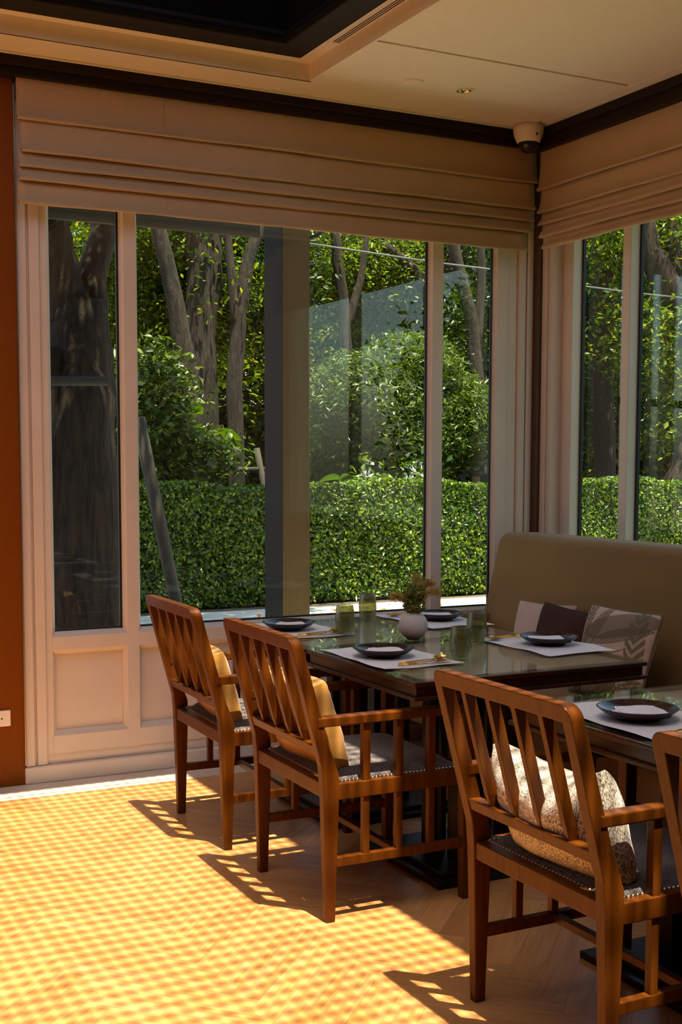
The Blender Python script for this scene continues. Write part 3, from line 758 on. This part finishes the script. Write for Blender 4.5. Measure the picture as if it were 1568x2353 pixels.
# ---------------------------------------------------------------- bench
be = thing('bench', 'long beige upholstered bench with high back along the side wall', 'bench', (3.6, 4.0, 0))
B = 'bench_linen'
def bpart(name, poly, y0, y1, mat=B, bev=.02, seg=3):
    mb = MB().prism([(p[0]-3.6, p[1]) for p in poly], 1, y0-4.0, y1-4.0); o = mb.build(name, mat, be, bev, seg)
    for p in o.data.polygons: p.use_smooth = True
    return o
bpart('backrest', [(3.60, .42), (3.61, .62), (3.715, 1.05), (3.76, 1.085), (3.97, 1.08), (4.03, 1.03), (4.03, .42)], 1.4, 5.415, B, .022)
bpart('seat', [(3.11, .30), (3.09, .42), (3.12, .46), (3.70, .45), (3.70, .30)], 1.4, 5.335, B, .018)
bpart('base_panel', [(3.135, .16), (3.135, .30), (3.70, .30), (3.70, .16)], 1.4, 5.335, B, .004)
bpart('plinth', [(3.22, 0), (3.22, .16), (3.70, .16), (3.70, 0)], 1.4, 5.33, 'black_wood', .003)
bpart('end_panel', [(3.03, .16), (3.03, .655), (3.06, .675), (3.64, .675), (3.76, .67), (3.76, .16)], 5.345, 5.50, B, .018)
pillow('cushion', 'pale pink square cushion farthest along the bench', .42, .34, .12, 'pillow_pale', (3.55, 4.80, .62), up_rot(14, 4, -2), .07, group='bench cushions')
pillow('cushion', 'dark brown velvet cushion between the pale and the palm cushions', .50, .34, .12, 'pillow_brown', (3.485, 4.54, .63), up_rot(16, -4, 1), .08, group='bench cushions')
pillow('cushion', 'palm leaf print cushion with green piping on the bench', .46, .40, .13, 'palm_print', (3.40, 4.09, .645), up_rot(18, 0, 0), .06, piping='piping_olive', group='bench cushions')

# ---------------------------------------------------------------- ceiling and wall fittings
dc = thing('dome_camera', 'white security dome camera on the ceiling in the corner', 'camera', (3.835, 5.365, CZ-.0))
MB().lathe([(.0001, -.001), (.078, -.001), (.078, -.03), (.073, -.052), (.058, -.085), (.053, -.088), (.0001, -.088)], 40).build('housing', 'plastic_white', dc)
MB().lathe([(.0525, -.086), (.052, -.097), (.044, -.117), (.028, -.132), (.012, -.138), (.0001, -.139)], 32).build('dome', 'camera_dome', dc)
MB().box(-.003, .003, -.0765, -.066, -.062, -.05).build('slot', 'slot_black', dc)
dl = thing('downlight', 'recessed ceiling downlight with brass reflector', 'light', (3.215, 5.009, CZ))
MB().lathe([(.046, .001), (.046, -.003), (.036, -.004), (.035, .001)], 40).build('rim', 'ceiling_white', dl)
MB().lathe([(.0355, -.001), (.0335, .002), (.030, .0075), (.0001, .0079)], 14).build('reflector', 'brass', dl)
cp = thing('ceiling_cap', 'flat round white cover plate on the ceiling', 'cover', (2.939, 5.004, CZ))
MB().lathe([(.046, .001), (.0455, -.004), (.043, -.0055), (.0001, -.0055)], 40).build('plate', 'ceiling_white', cp)
ol = thing('wall_outlet', 'white power socket low on the orange brown wall', 'socket', (1.145, 5.54, .312))
MB().box(-.06, .056, -.009, 0, -.036, .036).build('cover_plate', 'plastic_white', ol, .004)
MB().box(-.034, .030, -.0105, -.008, -.022, .022).build('insert', 'plastic_white', ol, .001)
for x, z, a in ((-.002, .009, .002), (-.002, -.009, .002), (.016, 0, .0025)): MB().box(x-a*1.6, x+a*1.6, -.0112, -.0102, z-a*1.3, z+a*1.3).build('hole', 'slot_black', ol)
o2 = thing('wall_outlet', 'white power socket on the bench end below the table', 'socket', (3.055, 5.345, .215))
MB().box(-.02, .06, -.008, 0, -.04, .04).build('cover_plate', 'plastic_white', o2, .003)
for z in (.012, -.012): MB().box(.03, .036, -.0092, -.0078, z-.004, z+.004).build('hole', 'slot_black', o2)

# ---------------------------------------------------------------- garden
gd = MB().box(-25, 40, 11.2, 60, -.12, -.01).build('garden_soil', 'soil'); gd['kind'] = 'structure'; gd['label'] = 'brown garden soil behind the hedge'
pv = MB().box(-25, 40, 5.8, 11.2, -.12, -.012).build('terrace', 'gap_dark'); pv['kind'] = 'structure'; pv['label'] = 'pale stone paving outside the window'
for i in range(-2, 14):
    for j in range(0, 6):
        x0, y0 = i*.9+(j % 2)*.45, 5.8+j*.9
        MB().box(x0+.004, x0+.896, y0+.004, y0+.896, -.012, random.uniform(0, .002)).build('paver', 'paving', pv)
for k in range(16):
    p = (random.uniform(4.5, 8.2), random.uniform(10.3, 11.15), .01)
    n_ = np.array([[random.uniform(-.5, .5), random.uniform(-.9, -.2), .8]]); n_ /= np.linalg.norm(n_)
    me = leafmesh('fallen_leaf', leafcloud(np.array([p])+[0, 0, .012], n_, .09, .05, .5), 'leaf_dead')
    tag(obj('fallen_leaf', me), 'dry orange leaf lying on the paving outside', 'leaf', 'fallen leaves on the paving')

col = thing('column', 'square beige column standing outside behind the window', 'column', (0, 0, 0))
pa, pb = at(650, 1000, 7.4), at(714, 1000, 7.4)
col.location = (pa.x, 7.4, 0); cw = pb.x-pa.x
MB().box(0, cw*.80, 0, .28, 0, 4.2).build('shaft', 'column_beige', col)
MB().box(-3.2, cw+.15, -1.15, .2, 3.62, 3.70).build('added_shade_slab', 'column_beige', col)  # unseen slab added to keep the sun off column and screen
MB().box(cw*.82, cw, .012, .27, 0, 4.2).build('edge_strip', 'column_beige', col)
MB().box(-.004, .0, .002, .28, 0, 4.2).build('shaded_side', 'column_dark', col)  # thin dark sheet: shade of the left face put into colour
q = at(725, 540, 7.4)
MB().tube([(cw, .1, q.z-.02), (cw+.10, .1, q.z+.02), (cw+.16, .1, q.z+.06)], [.012, .012, .01], 8).build('bracket', 'column_dark', col)
aw = thing('outdoor_screen', 'grey roller screen with bottom bar hanging outside left of the column', 'screen', (0, 7.3, 0))
zb = at(350, 524, 7.3).z
xr = at(598, 540, 7.3).x
MB().box(.2, xr, 0, .003, zb+.04, 4.0).build('cloth', 'awning_cloth', aw)
MB().box(.2, xr, -.012, .015, zb, zb+.045).build('bottom_bar', 'awning_cloth', aw, .006)

HY_ = 11.45
def hedge(name, label, x0, x1, y, dep, h, n):
    rg = np.random.default_rng(3)
    face = rg.random(n); P = np.zeros((n, 3)); Nn = np.zeros((n, 3))
    f = face < .72; k = f.sum()
    P[f] = np.stack([rg.uniform(x0, x1, k), y+rg.exponential(.05, k), rg.uniform(.02, h, k)], 1); Nn[f] = [0, -1, .5]
    g = ~f; k = g.sum()
    P[g] = np.stack([rg.uniform(x0, x1, k), rg.uniform(y, y+dep, k), h-rg.exponential(.05, k)+.02], 1); Nn[g] = [0, -.3, 1]
    P[:, 1] += .05*np.sin(P[:, 0]*3.3)*np.sin(P[:, 2]*5); P[:, 2] += (.04*np.sin(P[:, 0]*2.1)+.02*np.sin(P[:, 0]*9))*(P[:, 2]/h)
    Nn = Nn+rg.normal(size=(n, 3))*.75; Nn /= np.linalg.norm(Nn, axis=1, keepdims=True)
    t = thing(name, label, 'hedge', ((x0+x1)/2, y+dep/2, 0))
    me = leafmesh('foliage', leafcloud(P-np.array([(x0+x1)/2, y+dep/2, 0]), Nn, .050, .026, .25, .4, rg), 'leaf_hedge'); o = obj('foliage', me, t); o['kind'] = 'stuff'
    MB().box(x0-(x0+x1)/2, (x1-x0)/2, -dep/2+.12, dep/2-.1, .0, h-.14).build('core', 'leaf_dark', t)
    return t
hedge('hedge', 'long clipped green hedge outside the windows', 2.0, 13.5, HY_, .7, 1.20, 120000)

def tree(name, label, segs, blobs, leaf, L=.09, W=.04, per=9000, barkm='bark_grey', cat='tree', group='garden trees', flat=.6, seed=0, cluster=46, spread=.22):
    rg = np.random.default_rng(100+seed)
    base = Vector(segs[0][0][0]); base.z = 0
    t = thing(name, label, cat, base, group=group)
    for i, (pts, rad) in enumerate(segs):
        # smooth the polyline a little
        P = [Vector(p)-base for p in pts]; Q, Rr = [], []
        for k in range(len(P)-1):
            for s_ in range(4):
                u = s_/4; Q.append(P[k].lerp(P[k+1], u)+Vector((rg.normal(), rg.normal(), 0))*rad[k]*.06); Rr.append(rad[k]*(1-u)+rad[k+1]*u)
        Q.append(P[-1]); Rr.append(rad[-1])
        MB().tube(Q, Rr, 12).build('trunk' if i == 0 else 'branch', barkm, t)
    if blobs:
        Vs = []
        for (c, rx, ry, rz, dens) in blobs:
            n = int(per*dens); nc = max(4, n//cluster)
            d = unit(nc, rg); rad = rg.uniform(.45, 1, (nc, 1))**.5
            cc = np.array(c)+d*rad*np.array([rx, ry, rz])
            ci = rg.integers(0, nc, n)
            P = cc[ci]+rg.normal(size=(n, 3))*np.array([spread, spread, spread*.6])
            Nn = rg.normal(size=(n, 3))*flat+np.array([0, -.25, .8]); Nn /= np.linalg.norm(Nn, axis=1, keepdims=True)
            Vs.append(leafcloud(P-np.array(base), Nn, L, W, .2, .35, rg))
        o = obj('crown', leafmesh('crown', np.concatenate(Vs), leaf), t); o['kind'] = 'stuff'
    return t
A = at
def seg(ptsY, rad): return ([A(*p) for p in ptsY], rad)
# big forked tree right outside the left pane
def g0(p): v = A(*p); v.z = -.05; return v
b0 = A(185, 1100, 8.4)
tree('old_tree', 'massive forked tree trunk with rough bark outside the left pane',
     [([Vector((b0.x-.06, 8.4, -.05)), A(178, 1100, 8.4), A(182, 850, 8.4), A(180, 690, 8.4)], [.36, .30, .25, .19]),
      ([A(200, 740, 8.4), A(212, 640, 8.42), A(240, 520, 8.5), A(310, 250, 8.6)], [.15, .105, .085, .08]),
      ([A(160, 740, 8.4), A(150, 640, 8.36), A(122, 520, 8.3), A(60, 250, 8.2)], [.17, .12, .10, .09]),
      ([A(128, 1200, 8.3), A(125, 1000, 8.3), A(118, 800, 8.3)], [.10, .10, .09])],
     [((2.0, 7.2, 5.3), 2.6, 1.2, .8, 1.5), ((4.0, 10.2, 5.0), 1.7, 1.3, .8, 1.2)], 'leaf_tree', .10, .045, 14000, 'bark', seed=1)  # crown clumps set out of view to shade the trunk and hedge
specs = [  # trunk pixels at distance, crown blobs in pixels
    ('slender_tree', 'slender leaning tree with dark trunk behind the hedge, left of the column', 13.6, [[(445, 1130), (430, 850), (400, 680), (372, 560), (340, 380)]], [.13, .12, .10, .09, .07], [((360, 520), 150, 120, .9), ((470, 700), 120, 140, .6)]),
    ('slender_tree', 'straight dark trunked tree beside the leaning one behind the hedge', 14.2, [[(470, 1130), (468, 900), (462, 700), (455, 540), (450, 300)], [(466, 800), (490, 650), (500, 480)]], [.20, .19, .17, .16, .13], [((520, 480), 160, 130, .9), ((300, 680), 130, 130, .9)]),
    ('slender_tree', 'thin crooked tree just left of the outside column', 13.9, [[(545, 1130), (540, 900), (548, 720), (570, 600), (612, 480)], [(545, 760), (530, 620), (520, 480)]], [.10, .10, .09, .08, .07], [((590, 620), 110, 160, .8)]),
    ('slender_tree', 'pale thin trunk tree right of the outside column', 15.0, [[(800, 1130), (798, 850), (790, 700), (775, 600), (760, 430)], [(795, 760), (830, 640), (850, 500)]], [.10, .09, .08, .07, .06], [((780, 600), 130, 120, .9), ((880, 640), 140, 110, .8)]),
    ('slender_tree', 'tree with arching branch behind the flowering shrub', 15.4, [[(1000, 1130), (1000, 850), (985, 680), (950, 620), (880, 560)], [(1000, 760), (1040, 600), (1050, 450)]], [.13, .12, .10, .08, .06], [((950, 600), 140, 120, .9), ((1080, 640), 110, 150, .8)]),
    ('slender_tree', 'forked grey tree seen through the narrow pane by the corner', 13.8, [[(1100, 1130), (1098, 900), (1085, 740), (1060, 640), (1035, 520)], [(1095, 800), (1108, 640), (1100, 450)]], [.11, .10, .09, .08, .07], [((1110, 600), 100, 120, .7), ((1060, 760), 90, 110, .5)]),
    ('broad_tree', 'broad dark leaved tree seen through the side window', 14.5, [[(1390, 1130), (1385, 850), (1392, 650), (1400, 450)]], [.16, .15, .13, .11], [((1390, 620), 130, 150, 1.0), ((1400, 880), 120, 160, .9)]),
]
for i, (nm, lab, Y, lines, rad, bl) in enumerate(specs):
    segs = []
    for k, ln in enumerate(lines):
        pts = [A(p[0], p[1], Y) for p in ln]
        if k == 0: pts.insert(0, Vector((pts[0].x, Y, -.05))); rr = [rad[0]*1.15]+rad[:len(ln)]
        else: rr = [rad[2]*.8, rad[3]*.7, rad[-1]*.5][:len(ln)]
        segs.append((pts, rr))
    blobs = []
    for (c, rx, rz, dn_) in bl:
        p = A(c[0], c[1], Y+1.5); k_ = Y/math.cos(YAW)/F_PX*1.1
        blobs.append((tuple(p), rx*k_, 1.1, rz*k_, dn_))
    tree(nm, lab, segs, blobs, ['leaf_tree', 'leaf_tree', 'leaf_dark'][i % 3] if i < 6 else 'leaf_dark', .085, .036, 12000, 'bark_grey', seed=10+i)
# thick leaning trunk at the right edge of the side window
tree('old_tree', 'thick leaning rough trunk at the right edge of the side window', [([Vector((11.4, 13.0, -.05)), A(1640, 900, 13), A(1545, 680, 13), A(1490, 575, 13), A(1460, 420, 13)], [.24, .22, .20, .17, .13]), ([A(1560, 700, 13), A(1545, 600, 13.1), A(1530, 420, 13.2)], [.15, .14, .1])],
     [((*A(1530, 760, 13.4),), 1.0, .8, .9, .5), ((*A(1500, 520, 13.6),), 1.2, .8, .6, .5)], 'leaf_tree', .10, .045, 9000, 'bark', seed=40)
# backdrop trees farther away
for k, (px_, Y, rz) in enumerate(((120, 20, 2.2), (420, 21, 2.4), (700, 19.5, 2.2), (930, 22, 2.5), (1180, 20, 2.3), (1400, 21, 2.3), (1600, 19, 2.2))):
    c = A(px_, 640, Y)
    tree('backdrop_tree', ['tall leafy tree far behind the big trunk at the left', 'tall leafy tree far behind the leaning trunks', 'tall leafy tree far behind the outside column', 'tall leafy tree far behind the flowering shrub', 'tall leafy tree far behind the window corner', 'tall leafy tree far behind the side window', 'tall leafy tree far at the right edge'][k],
         [([Vector((c.x, Y, -.05)), Vector((c.x+.2, Y, 2.5)), Vector((c.x, Y, 6))], [.2, .16, .1])],
         [((c.x, Y, 2.9), 2.6, 1.5, 2.0, 1.0), ((c.x+.3, Y+.5, 5.2), 2.8, 1.6, 1.8, .8), ((c.x, Y+.5, 1.0), 2.6, .8, .8, .5)], ['leaf_tree', 'leaf_dark'][k % 2], .17, .08, 13000, seed=60+k, spread=.3)
for k, (x_, y_, lab) in enumerate(((10.5, 4.2, 'added unseen dense tree outside the side window towards the garden'), (10.8, .4, 'added unseen dense tree outside the side window out at the right'), (10.2, -3.4, 'added unseen dense tree outside beyond the near end of the side wall'))):  # out-of-view trees added to dim pane reflections and side sky light
    tree('backdrop_tree', lab, [([Vector((x_, y_, -.05)), Vector((x_, y_, 2.5)), Vector((x_, y_, 4))], [.2, .16, .1])], [((x_, y_, 2.3), 1.2, 2.2, 1.9, 1.0)], 'leaf_tree', .17, .08, 9000, seed=90+k, spread=.3)
lw = MB().box(4.36, 40, -25, 5.8, -.12, -.012).build('side_lawn', 'lawn'); lw['kind'] = 'structure'; lw['label'] = 'green lawn outside the side window'
# flowering shrub
c = A(925, 945, 13.0); k_ = 13/math.cos(YAW)/F_PX*1.08
sh = tree('flowering_shrub', 'big rounded bush with slim leaves and small white flowers behind the hedge',
     [([Vector((c.x, 13.1, -.05)), Vector((c.x, 13.1, 1.0)), Vector((c.x+.1, 13.1, 1.8))], [.07, .06, .03])],
     [((c.x-.1, 13.2, c.z-.15), 165*k_, .8, 150*k_, 1.5), ((c.x-.5, 13.15, c.z+.15), 110*k_, .7, 90*k_, .5), ((c.x+.75, 13.1, c.z-.1), 85*k_, .6, 110*k_, .6), ((c.x+.15, 13.1, c.z+.55), 90*k_, .6, 60*k_, .45)],
     'leaf_shrub', .080, .022, 24000, seed=80, cat='shrub', group='garden shrubs', cluster=26, spread=.10)
P = np.array([c.x, 12.4, c.z])+rng.normal(size=(30, 3))*np.array([.8, .15, .55])
o = obj('blossom', leafmesh('blossom', leafcloud(P-np.array([c.x, 13.1, 0]), unit(30)*.5+np.array([0, -.8, .3]), .045, .03), 'flower_white'), sh); o['kind'] = 'stuff'
c = A(370, 960, 12.6)
tree('leafy_sapling', 'loose leafy sapling above the hedge beside the second pane mullion', [([Vector((c.x, 12.6, -.05)), Vector((c.x+.05, 12.6, 1.2)), Vector((c.x, 12.6, 2.3))], [.03, .025, .01])],
     [((c.x-.1, 12.6, c.z+.1), .45, .3, .65, 1.0), ((c.x+.45, 12.5, c.z-.45), .3, .25, .3, .4)], 'leaf_shrub', .10, .045, 2600, seed=81, cat='shrub', group='garden shrubs', cluster=16, spread=.12)
for i, (px_, py_, lab) in enumerate(((850, 1100, 'white blossom plant peeping over the hedge below the bush'), (962, 1085, 'white blossom plant peeping over the hedge beside the mullion'))):
    c = A(px_, py_, 12.35); t = thing('blossom_plant', lab, 'plant', (c.x, 12.35, 0), group='white blossom plants')
    MB().tube([(0, 0, 0), (0, 0, c.z-.05)], [.015, .008], 6).build('stem', 'leaf_dark', t)
    P = rng.normal(size=(60, 3))*np.array([.07, .05, .08])+np.array([0, 0, c.z]); o = obj('blossom', leafmesh('blossom', leafcloud(P, unit(60), .07, .06), 'flower_white'), t); o['kind'] = 'stuff'
    P = rng.normal(size=(120, 3))*np.array([.14, .08, .12])+np.array([0, 0, c.z]); o = obj('foliage', leafmesh('foliage', leafcloud(P, unit(120), .10, .045), 'leaf_hedge'), t); o['kind'] = 'stuff'
# big-leaved plants
def bigleaf(name, label, px_, py_, Y, leaves):
    c = A(px_, py_, Y); t = thing(name, label, 'plant', (c.x, Y, 0), group='big leaved plants')
    for (dx, dz, L, W, ax, az) in leaves:
        mb = MB(); n = 8; v = []
        ca, sa = math.cos(az), math.sin(az)
        for i in range(n+1):
            u = i/n; wd = W/2*math.sin(math.pi*min(1, u*.8+.2))**.8*(1 if u < 1 else 0)
            for q in (-1, 0, 1):
                lx, ly, lz = u*L, q*wd, -.25*L*u*u+abs(q)*wd*.3
                v.append((dx+lx*ca-ly*sa*.6, -.1+(-ly)*.7*abs(ca)-.1*u, c.z+dz+lz+lx*sa*.3+ly*ax))
        mb.add(v, [(i*3+j, (i+1)*3+j, (i+1)*3+j+1, i*3+j+1) for i in range(n) for j in range(2)], True)
        mb.build('leaf', 'leaf_hedge', t)
    MB().tube([(0, 0, 0), (0, 0, c.z-.1)], [.03, .02], 6).build('stem', 'leaf_dark', t)
bigleaf('broad_leaved_plant', 'plant with heart shaped leaves between the dark trunks', 470, 970, 13.2, [(-.05, .1, .28, .2, .5, 2.9), (.08, -.15, .3, .22, .5, .2), (.16, -.25, .26, .18, .5, -.2), (-.02, -.1, .25, .2, .4, 2.6)])
bigleaf('broad_leaved_plant', 'bright green big leaf plant at the hedge top by the column', 770, 1100, 12.3, [(0, 0, .34, .14, .5, 2.8), (0, -.02, .3, .16, .5, .3), (.03, .0, .22, .14, .4, 1.0)])
# wooden tree props
def prop(name, label, poles, Y):
    t = thing(name, label, 'pole', (A(*poles[0][0], Y).x, Y, 0), group='tree support poles'); base = t.location
    for k, (a, b, r) in enumerate(poles):
        pa, pb = A(*a, Y), A(*b, Y)
        if k == 0 and pa.z > .0: 
            dd = (pa-pb); pa = pa+dd*(pa.z/max(.05, -dd.z)) if dd.z < 0 else pa
        MB().tube([pa-base, pa.lerp(pb, .5)-base, pb-base], r, 10).build('pole', 'pole_grey', t)
prop('tree_prop', 'leaning grey support pole in front of the hedge', [((402, 1372), (318, 960), .055)], 9.4)
prop('tree_prop', 'horizontal pale support rail tied to the big trunk', [((80, 876), (246, 876), .032)], 8.02)
prop('tree_prop', 'grey trestle support behind the hedge left of the column', [((610, 1130), (590, 1030), .036), ((480, 1078), (608, 1078), .026)], 13.0)
prop('tree_prop', 'grey trestle support behind the hedge in the narrow pane', [((1055, 1120), (1068, 1050), .06), ((1060, 1088), (1118, 1088), .04), ((1112, 1120), (1112, 1050), .05)], 13.2)
# overhead cable
cb = [A(700, 558, 12.5), A(860, 582, 12.5), A(1000, 603, 12.5), A(1140, 620, 12.5), A(1345, 658, 12.5), A(1460, 673, 12.5), A(1620, 690, 12.5)]
tag(MB().tube(cb, .011, 6).build('overhead_cable', 'cable'), 'thin grey cable strung across the garden trees', 'cable')
